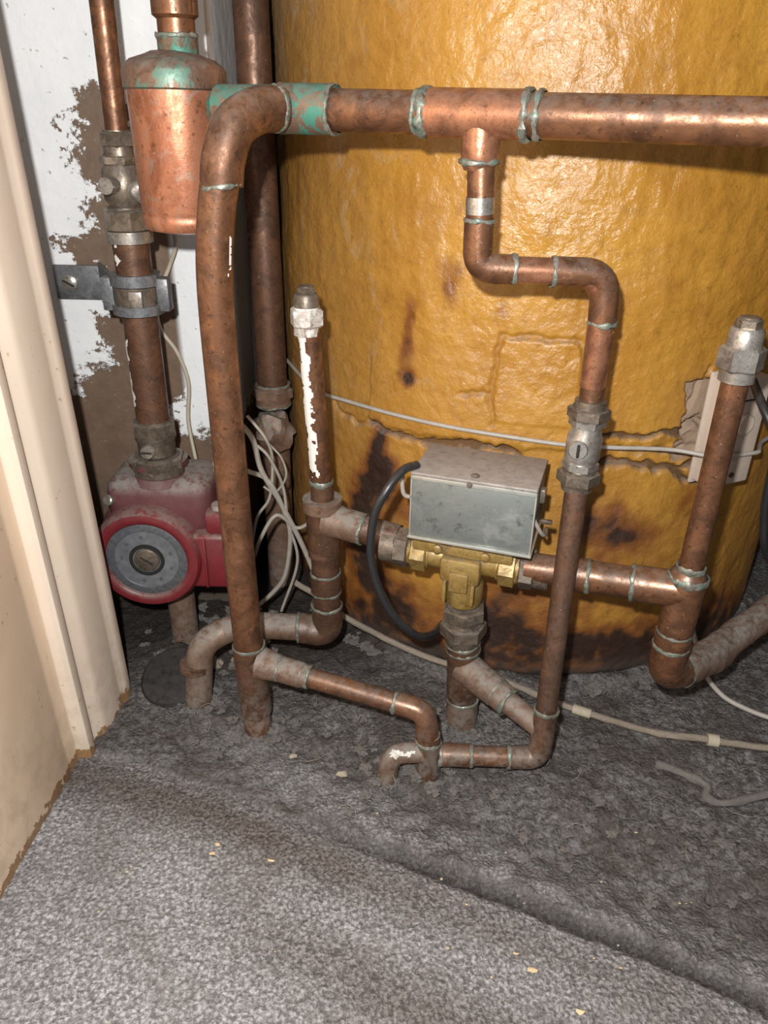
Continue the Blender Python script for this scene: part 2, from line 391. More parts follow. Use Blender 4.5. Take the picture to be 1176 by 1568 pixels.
# ------------------------------------------------------------------ walls and trim
def wallmat():
    m,nt,b=newmat('flaking_white_wall');q=N(nt);p=q.pos()
    warp=q.math('MULTIPLY',q.math('SUBTRACT',q.noise(42,8,.78),.5),.11);warp2=q.math('MULTIPLY',q.math('SUBTRACT',q.noise(34,8,.78,stretch=(1,1,1.7)),.5),.11)
    def blob(x,z,rx,rz):
        dx=q.math('DIVIDE',q.math('SUBTRACT',q.math('ADD',p[0],warp),x),rx);dz=q.math('DIVIDE',q.math('SUBTRACT',q.math('ADD',p[2],warp2),z),rz)
        d=q.math('ADD',q.math('MULTIPLY',dx,dx),q.math('MULTIPLY',dz,dz));return q.ramp(d,1.06,.98)
    f=blob(-.222,.412,.026,.052)
    for args in ((-.185,.36,.05,.05),(-.203,.285,.040,.080),(-.240,.342,.024,.022),(-.24,.16,.055,.090),(-.19,.05,.2,.14),(-.262,.35,.016,.006)):
        f=q.math('MAXIMUM',f,blob(*args))
    f=q.math('MULTIPLY',f,q.math('MAXIMUM',q.ramp(p[0],-.178,-.184),q.ramp(p[2],.225,.20)))
    br=q.mix(q.noise(70,5,.7),(.085,.052,.034),(.20,.135,.09))
    wh=q.mix(q.noise(25,5,.6),(.66,.68,.70),(.84,.85,.86))
    c=q.mix(f,wh,br);c=q.mix(q.ramp(q.noise(180,3,.5),.68,.72,0,.7),c,(.22,.19,.16))
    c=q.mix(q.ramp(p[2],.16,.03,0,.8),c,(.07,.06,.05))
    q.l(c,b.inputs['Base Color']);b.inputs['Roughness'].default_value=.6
    h=q.math('ADD',q.math('MULTIPLY',f,-1.5),q.noise(60,5,.6));q.bump(b,h,.6,.002);return m
M['wall']=wallmat()
M['darkwall']=plain('bare_dark_plaster',(.07,.045,.032),.9,0,.4)
def creammat(name,c0,c1):
    m,nt,b=newmat(name);q=N(nt);p=q.pos()
    c=q.mix(q.noise(12,4,.6),c0,c1)
    c=q.mix(q.ramp(q.noise(140,3,.5),.70,.74,0,.6),c,(.4,.22,.1))
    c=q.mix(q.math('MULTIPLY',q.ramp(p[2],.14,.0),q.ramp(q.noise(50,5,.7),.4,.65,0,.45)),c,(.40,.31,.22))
    chip=q.math('LESS_THAN',q.math('ADD',p[2],q.math('MULTIPLY',q.math('SUBTRACT',q.noise(60,5,.7),.5),.06)),.006)
    c=q.mix(chip,c,q.mix(q.noise(200,4,.7),(.16,.08,.035),(.42,.25,.12)))
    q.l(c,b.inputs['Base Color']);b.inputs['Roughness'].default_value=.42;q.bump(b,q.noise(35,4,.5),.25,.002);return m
M['creamp']=creammat('cream_gloss_paint',(.66,.54,.43),(.74,.63,.52))
M['peach']=creammat('peach_cream_gloss_paint',(.70,.52,.36),(.78,.61,.45))
def simplebox(name,x0,x1,y0,y1,z0,z1,mat,bev=0):
    b=B();b.box(((x0+x1)/2,(y0+y1)/2,(z0+z1)/2),(x1-x0,y1-y0,z1-z0),mat,bev);return b.obj(name)
simplebox('wall_left',-.47,-.138,.66,1.12,-.01,1.3,'wall')
simplebox('wall_back',-.138,.66,1.10,1.14,-.01,1.3,'darkwall')
simplebox('wall_right',.60,.66,.10,1.10,-.01,1.3,'darkwall')
def extrude(name,prof,z0,z1,mat,lean=.026):
    b=B();n=len(prof);NZ=60;vs=[]
    for i in range(NZ+1):
        z=z0+(z1-z0)*i/NZ
        for x,y in prof: vs.append((x-lean*z,y,z))
    fs=[(i*n+k,i*n+(k+1)%n,(i+1)*n+(k+1)%n,(i+1)*n+k) for i in range(NZ) for k in range(n)]
    fs+=[tuple(range(n)),tuple(NZ*n+k for k in range(n))]
    b.add(vs,fs,mat,False);return b.obj(name)
extrude('trim_1',[(-.31,.440),(-.2275,.440),(-.2245,.4425),(-.2235,.449),(-.2255,.453),(-.2275,.456),(-.2265,.460),(-.2225,.464),(-.2205,.470),(-.2185,.498),(-.2190,.503),(-.2165,.507),(-.2155,.513),(-.2170,.520),(-.31,.520)],-.004,1.3,'creamp')
extrude('trim_2',[(-.34,.439),(-.2340,.439),(-.2345,.428),(-.2350,.425),(-.2335,.422),(-.2400,.33),(-.2480,.20),(-.256,.02),(-.36,.02)],-.004,1.3,'peach')
simplebox('wall_side',-.47,-.325,.521,.66,-.01,1.3,'wall')
# ------------------------------------------------------------------ copper pipework
b=B()
def tp(x):
    t=(x+.069)/(.188+.069);return V((x,.517+(.415-.517)*t,.4508-.0018*t))
r=.0112
b.sweep([tp(-.066+i*.04) for i in range(12)],r,'copper',26)
b.fit(tp(-.066),tp(-.034),r+.0012,'verdigris')
b.sweep([tp(-.050),tp(-.044)],r+.0022,'verdigris',24)
b.fit(tp(.021),tp(.073),r+.0002,'copperb',False,False)
b.ring(tp(.0185),(1,-.4,0),r+.0006,w=.006,e=.0016);b.ring(tp(.0145),(1,-.4,0),r+.0001,w=.003);b.ring(tp(.072),(1,-.4,0),r+.0008,w=.005,e=.0018);b.ring(tp(.078),(1,-.4,0),r+.0006,w=.004,e=.0012)
b.sweep([V((-.105,.532,.451)),tp(-.08),tp(-.06)],.0125,'verdigris',24)
T0=tp(.049)
b.sweep([T0,T0-V((0,0,.016))],.0108,'copperb',22)
b.lathe([(0,.0108),(.020,.0106),(.0225,.0104),(.025,.0100),(.028,.0084)],T0,(0,0,-1),'copperb',28)
b.ring(T0-V((0,0,.0235)),(0,0,1),.0103,'solder',.003,.0014)
b.sweep([V((.050,.469,.428)),V((.051,.468,.41)),V((.051,.468,.395))],.0079,'copper',20)
b.sweep(fillet([(.051,.468,.40),(.0515,.468,.3695),(.127,.465,.3685),(.1295,.464,.29)],.019,10),.0077,'copperb',22)
b.fit((.0508,.468,.4085),(.0511,.468,.3995),.0070,'chrome',False,False)
b.ring((.0512,.468,.396),(0,0,1),.0083);b.ring((.0735,.467,.3695),(1,0,0),.0081);b.ring((.0965,.466,.3688),(1,0,0),.0081);b.ring((.1288,.464,.340),(0,0,1),.0081)
b.sweep(fillet([(.0511,.468,.396),(.0515,.468,.3695),(.0735,.467,.3693)],.017,10),.0086,'copper',22)
b.sweep(fillet([(.0965,.466,.3689),(.1275,.465,.3686),(.1288,.464,.340)],.019,10),.0086,'copper',22)
low=[V((.1275,.461,.245)).lerp(V((.1215,.432,.05)),i/6) for i in range(7)]
b.sweep(low,.0077,'cdull',22)
b.sweep([V((.1292,.464,.30)),V((.1275,.461,.24))],.0077,'copper',22)
b.sweep([V((.129,.464,.335)),V((.1284,.4635,.30))],.0079,'copperb',22)
el=fillet([(.1222,.4335,.064),(.1205,.430,.0195),(.098,.430,.020)],.020,10)
b.sweep(el,.0087,'cdull',22);b.ring(el[0],(0,0,1),.0084);b.ring(el[-1],(1,0,0),.0084)
b.sweep([V((.10,.430,.020)),V((.045,.430,.021))],.0077,'copper',22)
b.fit((.069,.430,.0206),(.046,.430,.021),.0076,'copper')
b.sweep([V((.0385,.430,-.006)),V((.037,.431,.04))],.0085,'cdull',22)
b.fit((.0385,.430,.0),(.0375,.4305,.033),.0078,'cdull',False)
P0=V((.036,.431,.034));P1=V((.034,.433,.060));P2=V((-.100,.473,.072))
e2=fillet([P0,P1,P1.lerp(P2,.17)],.016,10)
b.sweep(e2,.0086,'copper',22);b.ring(e2[-1],P2-P1,.0083);b.ring(P0,(0,0,1),.0083)
b.sweep([P1.lerp(P2,.15),P1.lerp(P2,.5),P1.lerp(P2,.95)],.0077,'copper',22)
b.fit(P1.lerp(P2,.66),P1.lerp(P2,.70),.0080,'cdusty');b.fit(P1.lerp(P2,.70),P1.lerp(P2,.83),.0088,'cdusty',False)
b.sweep([P1.lerp(P2,.83),P1.lerp(P2,.95)],[.0100,.013],'cdusty',22)
st=fillet([(.006,.428,-.008),(.009,.430,.021),(.034,.430,.023)],.017,8)
b.sweep(st,.0078,'cdusty',20)
for q_ in ((.012,.424,.0265,.0026),(.0165,.4225,.028,.0016),(.022,.4215,.0285,.0018),(.0255,.423,.0295,.0012)):
    b.blob(q_[:3],q_[3],'white',(1.2,.7,.9),1.4,600)
rs=smooth([(-.060,.512,.4505),(-.076,.494,.4500),(-.0885,.479,.441),(-.0955,.474,.420),(-.1015,.474,.392),(-.105,.474,.352),(-.105,.475,.28),(-.104,.475,.19),(-.102,.475,.09),(-.099,.475,-.008)],8)
b.sweep(rs,.0111,'copper',28)
b.sweep(smooth([(-.068,.503,.4505),(-.078,.492,.4490),(-.0885,.479,.441),(-.0945,.4745,.425),(-.0965,.474,.412)],6),.0124,'copper',26)
b.ring((-.0967,.474,.411),(.15,0,-1),.0118);b.ring((-.068,.503,.4505),(1,1,0),.0121)
b.fit((-.1018,.475,.085),(-.0995,.475,.02),.0112,'cdull',True,False)
b.sweep([V((-.1,.475,.071)),V((-.086,.471,.071))],[.0125,.0105],'cdull',20)
b.paint((-.1018,.474,.390),(-.1045,.474,.360),.0112,46,74,'white',.34,260,1)
for z,x0 in ((.232,-.1045),):
    b.paint((x0,.475,z+.010),(x0,.475,z),.0112,-84,-58,'white',.30,300,z*100)
E=V((.93,-.367,0)).normalized()
LV=V((-.048,.530,.168));CV=V((.060,.489,.1585));RV=V((.204,.437,.168))
b.sweep([LV,LV.lerp(CV,.55)],.0112,'cdull',24)
b.sweep([LV+V((.004,-.0015,0)),LV.lerp(CV,.16),LV.lerp(CV,.30)],[.0145,.0125,.0125],'cdusty',24)
b.ring(LV.lerp(CV,.30),CV-LV,.0120)
b.sweep([CV.lerp(RV,.3),RV],.0112,'copper',24)
b.fit(CV.lerp(RV,.585),CV.lerp(RV,.50),.0110,'copper');b.fit(CV.lerp(RV,.78),CV.lerp(RV,.99),.0114,'copper',True,False)
b.sweep([CV.lerp(RV,.86),CV.lerp(RV,.98)],[.0115,.0125],'cdull',24)
b.sweep([V((-.0555,.53,.335)),V((-.048,.53,.19))],.0079,'copper',22)
b.sweep([V((-.048,.53,.200)),V((-.0478,.53,.185)),V((-.0478,.53,.180)),V((-.047,.53,.135))],[.0085,.0090,.0135,.0130],'cdull',24)
b.ring((-.0484,.53,.199),(0,0,1),.0085,w=.004)
b.sweep([V((-.0478,.53,.185)),V((-.0478,.53,.176))],.0155,'cdusty',24)
b.sweep([V((-.047,.53,.145)),V((-.0455,.53,.08))],.0112,'cdull',24)
b.fit((-.0465,.53,.118),(-.0462,.53,.100),.0112,'cdull')
le=fillet([(-.0458,.53,.086),(-.0455,.53,.058),(-.070,.5305,.062)],.022,10)
b.sweep(le,.0128,'cdull',24);b.ring(le[0],(0,0,1),.0124);b.ring(le[-1],(1,0,0),.0124)
b.sweep(fillet([(-.066,.5305,.062),(-.120,.528,.066),(-.150,.512,.058),(-.156,.507,-.008)],.018,10),.0112,'cdusty',24)
b.fit((-.1557,.5075,.034),(-.1550,.508,.040),.0110,'copper',False,False)
b.paint((-.0551,.53,.324),(-.0487,.53,.205),.0079,-76,2,'white',-.05,150,3)
b.sweep([V((.0625,.488,.105)),V((.065,.488,.06)),V((.068,.488,-.008))],.0122,'cdull',24)
b.fit((.0642,.488,.082),(.0648,.488,.076),.0122,'cdull');b.fit((.0675,.488,.026),(.068,.488,.002),.0118,'cdusty',True,False)
Q0=V((.066,.487,.060));Q1=V((.1195,.4335,.046))
b.sweep([Q0,Q0.lerp(Q1,.28),Q0.lerp(Q1,.45)],[.0135,.0125,.0122],'cdusty',24)
b.fit(Q0.lerp(Q1,.45),Q0.lerp(Q1,.60),.0103,'cdusty');b.sweep([Q0.lerp(Q1,.6),Q1],[.0090,.0079],'cdusty',22)
b.sweep([V((.2045,.437,.32)),V((.2045,.437,.185))],.0079,'copper',22)
b.sweep([V((.2045,.437,.184)),V((.2043,.437,.180)),V((.2040,.437,.176)),V((.2035,.437,.12))],[.0088,.0122,.0126,.0120],'copper',24)
b.ring((.2045,.437,.186),(0,0,1),.0088,w=.004);b.ring((.2043,.437,.178),(0,0,1),.0123,w=.005,e=.0014)
re=fillet([(.2035,.437,.130),(.2030,.437,.098),(.222,.452,.088)],.020,10)
b.sweep(re,.0124,'copper',24);b.ring((.2035,.437,.134),(0,0,1),.0116);b.ring((.2033,.437,.122),(0,0,1),.0122);b.ring(re[-1],(1,.8,-.2),.0120,w=.005)
b.sweep(smooth([(.218,.449,.089),(.240,.466,.084),(.268,.490,.080),(.330,.540,.084),(.40,.58,.085)],6),[.0112]+[.0125]*24,'cdusty',22,True,.25)
b.obj('copper_pipework')
def topcap(name,x,y,z,mat,s=1):
    b=B();b.sweep([V((x,y,z-.022*s)),V((x,y,z-.016*s))],.0092*s,mat,20)
    b.hexn((x,y,z-.010*s),(0,0,1),.0118*s,.013*s,mat,.3)
    b.lathe([(-.004*s,.0088*s),(.004*s,.0088*s),(.006*s,.0075*s)],(x,y,z),(0,0,1),'nut' if mat!='chrome' else 'chrome',24)
    b.hexn((x,y,z+.0075*s),(0,0,1),.0066*s,.006*s,'nut',.1);return b.obj(name)
topcap('compression_end_cap',-.0560,.53,.334,'paintnut');topcap('compression_end_cap',.2045,.437,.339,'chrome',1.12)
b=B();ax=V((.0055,.0045,.30)).normalized();c0=V((.1280,.4615,.262))
for dz,h,rr in ((.0215,.008,.0135),(-.0225,.009,.0142)):
    b.hexn(c0+ax*dz,ax,rr,h,'nut',.25)
b.hexn(c0+ax*.0155,ax,.0118,.006,'chrome',.2);b.lathe([(-.020,.0095),(-.012,.0095),(-.009,.0112),(.006,.0112),(.010,.0095),(.016,.0095)],c0,ax,'chrome',28)
b.hexn(c0-ax*.014,ax,.0118,.006,'chrome',.2)
b.lathe([(0,.0062),(.011,.0062),(.0125,.0055)],c0+V((-.003,0,-.001)),(-.25,-.93,.1),'chrome',24)
b.box(c0+V((-.0064,-.0130,.0003)),(.0016,.0016,.0085),'dark',.0002)
b.lathe([(.022,.0100),(.030,.0098)],c0,ax,'nut',20);b.lathe([(-.032,.0098),(-.024,.0098)],c0,ax,'nut',20)
b.obj('isolation_valve')
# ------------------------------------------------------------------ motorised valve
b=B();yaw=math.atan2(-.025,.0804);R=Matrix.Rotation(yaw,3,'Z')
ex=R@V((1,0,0));ey=R@V((0,1,0));fc=V((.0588,.4625,0))
c=fc+ey*.0265+V((0,0,.2085))
b.box(c,(.0845,.053,.047),'galv',.0012,R)
b.box(c+V((0,0,.0245)),(.0860,.0545,.0026),'galvtop',.0010,R)
b.box(c+V((0,0,.0218))-ey*.0268,(.0855,.0012,.0030),'steeledge',.0004,R)
b.box(c-V((0,0,.0245)),(.0875,.056,.0022),'steeledge',.0006,R)
for s_ in (-1,1): b.box(c+ex*(.0424*s_)-ey*.0262,(.0012,.0015,.046),'steeledge',.0004,R)
b.lathe([(0,.003),(.0012,.003),(.002,.002)],c+V((0,0,.0255))-ey*.020,(0,0,1),'nut',16)
b.lathe([(0,.002),(.0008,.002)],c+V((0,0,.0225))-ey*.0275-ex*.002,-ey,'nut',12)
b.box(c+ex*.0428+V((0,0,-.004)),(.002,.022,.004),'dark',.0003,R)
b.box(c+ex*.0435+V((0,-.004,.012)),(.004,.007,.010),'nut',.001,R)
b.box(c+ex*.046+V((0,-.012,-.004)),(.008,.003,.003),'nut',.0005,R)
q=V((CV.x,CV.y,CV.z))
b.lathe([(-.042,.0115),(-.038,.0125),(-.030,.0125),(-.026,.0105),(.026,.0105),(.030,.0125),(.038,.0125),(.042,.0115)],q,ex,'brass',28)
b.box(q+V((0,0,.012)),(.074,.026,.010),'brass',.002,R)
for s_ in (-1,1): b.hexn(q+ex*(.033*s_),ex,.0152,.014,'brass',.0)
b.box(q-ey*.004+V((0,0,-.004)),(.030,.024,.020),'brass',.003,R)
b.lathe([(0,.0125),(.012,.0125),(.018,.0145),(.034,.0135),(.036,.0125)],q+V((.001,0,-.002)),(0.04,0,-1),'brass',28)
for s_ in (-1,1):
    b.lathe([(0,.0034),(.003,.0034),(.0036,.0026)],q+ex*(.0175*s_)-ey*.0125+V((0,0,.012)),-ey,'brass',16)
b.box(q-ey*.0165+V((0,0,-.012)),(.014,.003,.016),'brass',.001,R)
for s_ in (-1,1): b.box(q-ey*.0135+ex*(.0105*s_)+V((0,0,-.022)),(.003,.006,.018),'brass',.001,R)
for s_ in (-1,1):
    b.hexn(q+ex*(.047*s_),ex,.0150,.012,'nut',.2);b.lathe([(-.007,.0128),(.007,.0128)],q+ex*(.056*s_),ex,'nut',24)
b.hexn((.0628,.488,.112),(.03,0,-1),.0172,.011,'nut',.1);b.lathe([(0,.0125),(.006,.0132),(.010,.0125)],(.0630,.488,.107),(.03,0,-1),'nut',24)
b.hexn((.0635,.488,.096),(.03,0,-1),.0182,.012,'nut',.5);b.lathe([(0,.014),(.008,.0132)],(.0637,.488,.090),(.03,0,-1),'nut',24)
b.obj('motorised_valve')
# ------------------------------------------------------------------ pump
b=B();pc=V((-.2005,0,.109))
def Lp(prof,mat,cx=pc.x,cz=pc.z,seg=56): b.lathe(prof,(cx,0,cz),(0,1,0),mat,seg)
Lp([(.5582,.0345),(.570,.0345)],'label')
def annulus(prof,mat,cx,cz,seg=56):
    vs=[];fs=[];n=len(prof)
    for y,rr in prof:
        for k in range(seg):
            a=2*math.pi*k/seg;vs.append((cx+rr*math.cos(a),y,cz+rr*math.sin(a)))
    for i in range(n-1):
        for k in range(seg):
            k2=(k+1)%seg;fs.append((i*seg+k,i*seg+k2,(i+1)*seg+k2,(i+1)*seg+k))
    b.add(vs,fs,mat)
annulus([(.562,.0338),(.5570,.0345),(.5555,.036),(.5548,.0395),(.5555,.0435),(.5590,.0462),(.566,.0470),(.592,.0470),(.596,.050),(.612,.050),(.612,.0)],'red',pc.x,pc.z)
annulus([(.5581,.0340),(.5576,.0330),(.5576,.0275),(.5581,.0270)],'labeldk',pc.x,pc.z)
annulus([(.5578,.0150),(.5562,.0145),(.5562,.0122),(.5574,.0118)],'dark',pc.x,pc.z)
Lp([(.5560,.0),(.5560,.0095),(.5566,.0106),(.5585,.0110)],'nut');b.box((pc.x,.5559,pc.z),(.012,.0006,.0014),'dark',0,Matrix.Rotation(.6,3,'Y'))
for k in range(9):
    a=k*math.pi*2/9+.3
    if k%4!=1: b.box((pc.x+.0215*math.cos(a),.5580,pc.z+.0215*math.sin(a)),(.0024,.0004,.003),'labeldk',0,Matrix.Rotation(-a,3,'Y'))
b.box((-.190,.6,.150),(.088,.060,.052),'redtop',.013,None,4,True)
Lp([(.600,.050),(.603,.053),(.630,.053),(.640,.045),(.645,.03)],'redtop',-.192,.116)
b.lathe([(0,.022),(.012,.019),(.016,.024),(.020,.024)],(-.190,.590,.170),(0,0,1),'redtop',32)
b.box((-.143,.583,.106),(.044,.046,.052),'red',.004,None,3)
b.box((-.151,.559,.106),(.0025,.003,.048),'red',.001);b.box((-.135,.577,.142),(.03,.03,.02),'red',.004)
b.lathe([(0,.006),(.006,.006)],(-.139,.573,.150),(0,0,1),'cable',20)
b.lathe([(0,.0048),(.004,.0048),(.0048,.0038)],(-.229,.572,.158),(-.4,-1,.5),'chrome',16)
for a in (-.75,2.3): b.lathe([(0,.0035),(.004,.0035)],(pc.x+.048*math.cos(a),.592,pc.z+.048*math.sin(a)),(0,-1,0),'nut',6,False)
b.obj('circulation_pump')
b=B();X=-.1885;Y=.585
b.sweep([V((X+.002,Y,.60)),V((X,Y,.435))],.0078,'copper',20)
b.sweep([V((X,Y,.372)),V((X,Y,.222))],.0132,'cdull',26)
b.sweep([V((-.186,.592,.062)),V((-.186,.592,-.006))],.0125,'cdusty',24)
b.paint((X,Y,.372),(X,Y,.340),.0132,-70,-10,'white',.5,160,9);b.paint((X,Y,.30),(X,Y,.235),.0132,-75,-35,'white',.38,160,5)
b.obj('copper_pump_pipe')
b=B()
b.hexn((X,Y,.430),(0,0,1),.0125,.010,'nut',.2);b.lathe([(-.004,.0105),(.006,.0105)],(X,Y,.421),(0,0,1),'nut',24)
b.lathe([(-.020,.0115),(-.014,.0115),(-.010,.0145),(.008,.0145),(.012,.0115),(.018,.0110)],(X,Y,.402),(0,0,1),'nut',28)
b.blob((X+.013,Y-.006,.398),.0085,'chrome',(1,1,1),.25,60);b.hexn((X,Y,.417),(0,0,1),.0145,.006,'nut',.5)
b.lathe([(0,.0055),(.014,.0055)],(X-.002,Y-.01,.402),(-.2,-1,0),'chrome',16)
b.hexn((X,Y,.378),(0,0,1),.0175,.016,'nut',.4);b.lathe([(-.004,.0165),(.004,.0165)],(X,Y,.367),(0,0,1),'chrome',28)
b.obj('gate_valve')
b=B()
b.hexn((X,Y,.219),(0,0,1),.0185,.013,'nut',.3);b.lathe([(-.010,.0150),(.0,.0150),(.004,.0165),(.008,.0165)],(X,Y,.207),(0,0,1),'nut',28)
b.lathe([(0,.0058),(.018,.0058),(.0195,.005)],(X,Y,.203),(-.15,-1,.05),'chrome',20)
b.box((X-.0028,Y-.0197,.2040),(.0085,.0012,.0014),'dark',.0002)
b.hexn((X,Y,.190),(0,0,1),.0225,.010,'nut',.15);b.lathe([(0,.020),(.006,.020)],(X,Y,.180),(0,0,1),'nut',28)
b.obj('pump_isolation_valve')
M['bracket']=metal('bracket_steel',(.10,.105,.115),(.24,.25,.265),.5,(.35,.5),.35,sc=80)
b=B()
def band(z0,z1,r0,r1,mat):
    b.lathe([(z0,r0),(z0,r1),(z1,r1),(z1,r0)],(X,Y,0),(0,0,1),mat,36)
band(.333,.341,.0135,.0185,'bracket');band(.316,.332,.0135,.0165,'nut');band(.312,.319,.0135,.0190,'bracket')
for s_ in (-1,1): b.box((X+.0205*s_,Y,.326),(.009,.012,.024),'bracket',.001)
b.box((X+.004,Y-.0175,.325),(.010,.004,.012),'chrome',.001)
b.box((-.2570,.6565,.319),(.044,.0035,.028),'bracket',.001)
Ra=Matrix.Rotation(math.atan2(-.062,.032),3,'Z');b.box((-.2215,.620,.326),(.078,.003,.020),'bracket',.0008,Ra)
b.lathe([(0,.0068),(.003,.0066),(.0045,.004)],(-.266,.655,.319),(0,-1,0),'chrome',24);b.box((-.266,.6502,.319),(.010,.001,.0016),'dark',.0002,Matrix.Rotation(.5,3,'Y'))
b.obj('pipe_bracket')
# ------------------------------------------------------------------ air separator
b=B();cx,cy=-.1355,.545
b.lathe([(.376,.0),(.3765,.018),(.3785,.0268),(.3810,.0285),(.386,.0290),(.388,.0280),(.391,.0288),(.460,.0300)],(cx,cy,0),(0,0,1),'canister',64)
b.lathe([(.4595,.0300),(.4605,.0315),(.470,.0318),(.4725,.0306),(.476,.026),(.479,.0165),(.4805,.013),(.482,.0)],(cx,cy,0),(0,0,1),'canlid',64)
b.lathe([(.479,.0122),(.4895,.0122)],(cx+.004,cy,0),(0,0,1),'verdigris',28);b.ring((cx+.004,cy,.4885),(0,0,1),.012)
b.lathe([(.489,.0112),(.497,.0112),(.499,.0138),(.520,.0138)],(cx+.004,cy,0),(0,0,1),'copper',28)
b.sweep(fillet([(cx+.004,cy,.50),(cx+.004,cy,.535),(cx-.05,cy+.015,.537)],.016,8),.0138,'cdull',24)
b.paint((cx,cy,.462),(cx,cy,.420),.0304,35,78,'verdigris',.10,90,2)
b.obj('air_separator')
b=B()
b.sweep([V((-.113,.70,1.0)),V((-.111,.70,.6)),V((-.108,.70,.205))],.0140,'cdull',22)
b.fit((-.108,.70,.22),(-.108,.70,.200),.0155,'cdusty');b.hexn((-.108,.70,.212),(0,0,1),.02,.010,'cdusty',.3)
b.blob((-.108,.69,.175),.020,'cdusty',(1,1,1.1),.4,60);b.sweep([V((-.108,.70,.18)),V((-.108,.70,-.005))],.014,'cdusty',20)
b.obj('copper_pipe')
# ------------------------------------------------------------------ cylinder thermostat strapped to the foam
b=B();th=math.radians(24.5);Rt=Matrix.Rotation(th,3,'Z')
nx=V((math.sin(th),-math.cos(th),0));tx=V((math.cos(th),math.sin(th),0))
tcn=TC+nx*(TR+.012)+V((0,0,.240))
b.box(tcn,(.040,.022,.086),'thermo',.0025,Rt,3)
b.box(tcn-nx*.0085,(.044,.003,.090),'thermo',.001,Rt)
b.box(tcn+nx*.0112+V((0,0,.0265)),(.030,.0012,.0008),'dark',0,Rt)
b.lathe([(0,.0085),(.003,.0082),(.004,.007)],tcn+nx*.0105+V((0,0,.008)),nx,'thermo',28)
b.lathe([(0,.0022),(.0012,.0022)],tcn+nx*.0108+V((0,0,-.034)),nx,'nut',12)
b.obj('cylinder_thermostat')
# ------------------------------------------------------------------ cables
def cable(name,paths):
    b=B()
    for pts,r_,mat in paths: b.sweep(smooth(pts,8),r_,mat,10)
    return b.obj(name)
def tk(th,z,o=.0015): a=math.radians(th);return V((TC.x+math.sin(a)*(TR+o),TC.y-math.cos(a)*(TR+o),z))
cable('cylinder_strap_wire',[([tk(t,z,o) for t,z,o in ((-75,.236,.0038),(-60,.2345,.0038),(-53,.232,.0038),(-45,.2345,.0038),(-35,.2355,.0038),(-25,.235,.0038),(-16,.234,.0038),(-4,.2305,.0038),(4,.229,.004),(10,.2275,.004),(15,.2265,.009),(19,.2255,.0225),(20.5,.225,.0255),(24.5,.2235,.0250),(28.5,.2225,.0255),(30,.222,.0225),(35,.219,.009),(42,.217,.004),(50,.216,.0038),(70,.214,.0038))],.0017,'wire')])
cable('valve_flex_cable',[([(.022,.482,.236),(.012,.472,.236),(.001,.462,.225),(-.007,.460,.205),(-.008,.460,.170),(.004,.461,.133),(.024,.468,.104),(.040,.490,.088),(.05,.515,.08)],.0031,'black')])
cable('valve_earth_wire',[([(.102,.462,.206),(.108,.462,.196),(.113,.470,.190),(.118,.49,.184)],.0015,'cable'),([(.018,.474,.215),(.013,.478,.217),(.012,.490,.230)],.0016,'cable')])
cable('electrical_cables',[([(-.13,.62,.215),(-.112,.60,.205),(-.106,.60,.176),(-.091,.60,.145),(-.074,.60,.105),(-.062,.60,.07)],.0024,'cable'),
 ([(-.12,.61,.17),(-.100,.60,.165),(-.086,.60,.130),(-.084,.60,.105),(-.09,.60,.07),(-.101,.60,.052),(-.117,.60,.035)],.0022,'cable'),
 ([(-.115,.60,.225),(-.100,.595,.207),(-.096,.60,.185),(-.100,.60,.150),(-.112,.60,.130),(-.119,.60,.10)],.0014,'cable'),
 ([(-.110,.60,.20),(-.098,.595,.190),(-.088,.60,.160),(-.085,.60,.125),(-.078,.60,.085),(-.095,.60,.03)],.0014,'cable'),
 ([(-.117,.60,.09),(-.108,.59,.115),(-.094,.595,.135),(-.078,.60,.120),(-.066,.60,.125)],.0018,'cable'),
 ([(-.098,.60,.20),(-.088,.60,.187),(-.085,.60,.17),(-.095,.60,.155),(-.105,.60,.16)],.0010,'cable')])
cable('thermostat_wire',[([(-.172,.64,.372),(-.172,.645,.353),(-.180,.65,.335),(-.187,.65,.321),(-.195,.652,.300),(-.194,.652,.282),(-.182,.652,.262),(-.175,.652,.235),(-.178,.65,.20),(-.172,.64,.165)],.0017,'cream')])
cable('black_flex_cable',[([(.262,.535,.285),(.262,.512,.274),(.268,.50,.259),(.274,.50,.238),(.276,.50,.21),(.279,.50,.190),(.286,.50,.165),(.31,.52,.14)],.0030,'black'),([(.31,.55,.26),(.285,.52,.24),(.281,.51,.21),(.286,.51,.18),(.31,.53,.16)],.0024,'black')])
cable('white_flex_cable',[([(.262,.535,.07),(.278,.53,.03),(.292,.525,.010),(.306,.512,.0045),(.335,.494,.004),(.38,.49,.004)],.0022,'wire')])
b=B();cord=smooth([(-.085,.62,.05),(-.055,.605,.040),(-.034,.590,.0315),(.0334,.555,.018),(.102,.530,.012),(.135,.515,.008),(.163,.500,.0065),(.224,.474,.006),(.257,.469,.006),(.311,.459,.006),(.38,.455,.006)],12)
b.sweep(cord,.0029,'cord',10,True,.2);b.sweep(cord[72:76],.0042,'tape',12);b.sweep(cord[98:101],.0052,'tape',12);b.obj('braided_cord')
b=B();b.sweep(smooth([(.215,.44,.006),(.235,.428,.007),(.246,.418,.006),(.243,.408,.006),(.255,.403,.006),(.29,.412,.006),(.34,.42,.006)],8),.0030,'fluff',10,True,.4);b.obj('dusty_flex_cord')
b=B();b.lathe([(-.002,.0),(-.002,.0265),(.0,.0285),(.002,.0265),(.0025,.0)],(-.180,.524,.012),(-.15,-.45,1),'black',40);b.obj('rubber_collar')
b=B()
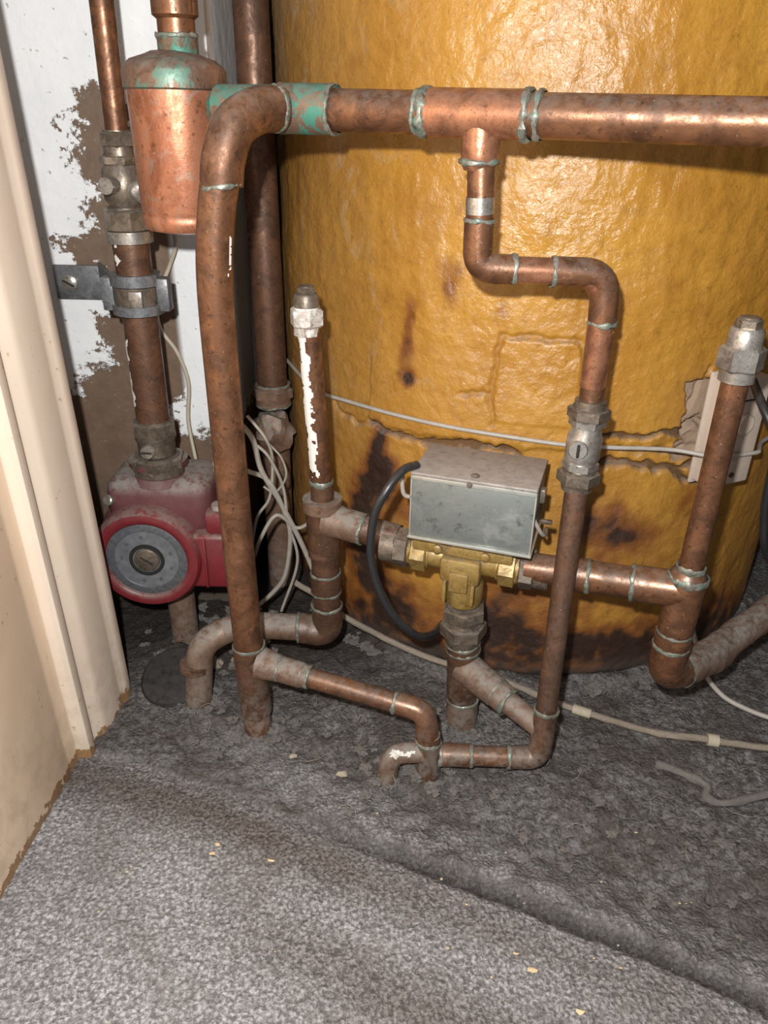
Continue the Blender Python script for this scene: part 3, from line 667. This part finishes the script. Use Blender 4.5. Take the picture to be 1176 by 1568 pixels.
for i in range(110):
    b.blob((random.uniform(-.20,-.10),random.uniform(.54,.645),.002),random.uniform(.0015,.006),random.choice(('fluff','fluff','fluff','plaster')),(1,1,.6),1.2,160)
b.box((-.132,.60,.012),(.028,.02,.014),'plaster',.002,Matrix.Rotation(.4,3,'Z'))
b.obj('dust_and_rubble')
b=B()
for k in range(110):
    x=random.uniform(-.16,.26);y=ys(x)+random.uniform(.02,.13);b.blob((x,y,.002),random.uniform(.0008,.0028),'fluff',(1.3,1.1,.5),1.5,400)
for k in range(90):
    th=random.uniform(-55,45);p=tk(th,.004,random.uniform(.005,.02));b.blob(p,random.uniform(.001,.0045),'fluff',(1.3,1.1,.6),1.5,300)
for mx,my,mr,mh in MND:
    for k in range(16):
        a=random.uniform(0,6.28);rr=mr*random.uniform(.9,1.4);b.blob((mx+rr*math.cos(a),my+rr*math.sin(a),.003),random.uniform(.001,.003),'fluff',(1.3,1.2,.6),1.5,400)
b.obj('dust_clumps')
b=B()
for i in range(22):
    x=random.uniform(-.2,.28);y=max(ys(x)+.01,random.uniform(.36,.52));a=random.uniform(0,6.28);L=random.uniform(.008,.024)
    pts=[V((x+L*t*math.cos(a+t*1.2),y+L*t*math.sin(a+t*1.2),.0045+.003*math.sin(t*3))) for t in (0,.33,.66,1)]
    b.sweep(pts,.00022,'cable',5)
b.obj('dust_fibres')
b=B()
for x,y,s_ in ((-.027,.426,.0034),(-.067,.444,.0024),(.093,.278,.0024),(.117,.255,.0022),(-.112,.354,.0018),(-.109,.361,.0015),(-.071,.349,.0015),(.085,.288,.0013)):
    b.blob((x,y,.0025),s_,'chip' if y<.42 else 'tape',(1.4,.8,.5),.9,300,8)
for i in range(45):
    x=random.uniform(-.2,.26);y=random.uniform(.24,.40);b.blob((x,y,.0018),random.uniform(.0004,.0009),random.choice(('chip','tape','nut')),(1.4,.9,.6),.6,300,8)
b.obj('carpet_debris')
# ------------------------------------------------------------------ light, world, camera
w=bpy.data.worlds.new('world');bpy.context.scene.world=w;w.use_nodes=True
w.node_tree.nodes['Background'].inputs[0].default_value=(.88,.93,1,1);w.node_tree.nodes['Background'].inputs[1].default_value=.20
l=bpy.data.lights.new('phone_flash','POINT');l.energy=19;l.color=(1,.98,.95);l.shadow_soft_size=.007
lo=bpy.data.objects.new('phone_flash',l);lo.location=(-.03,-.005,.50);bpy.context.collection.objects.link(lo)
p=math.radians(27.5);r=math.radians(1.2)
R0=V((1,0,0));U0=V((0,math.sin(p),math.cos(p)));F=V((0,math.cos(p),-math.sin(p)))
Rr=R0*math.cos(r)+U0*math.sin(r);U=-R0*math.sin(r)+U0*math.cos(r)
cam=bpy.data.cameras.new('camera');co=bpy.data.objects.new('camera',cam);bpy.context.collection.objects.link(co)
co.matrix_world=Matrix(((Rr.x,U.x,-F.x,0),(Rr.y,U.y,-F.y,0),(Rr.z,U.z,-F.z,.45),(0,0,0,1)))
cam.sensor_fit='VERTICAL';cam.sensor_height=24;cam.lens=18;cam.clip_start=.01
bpy.context.scene.camera=co
bpy.context.scene.view_settings.view_transform='Standard'
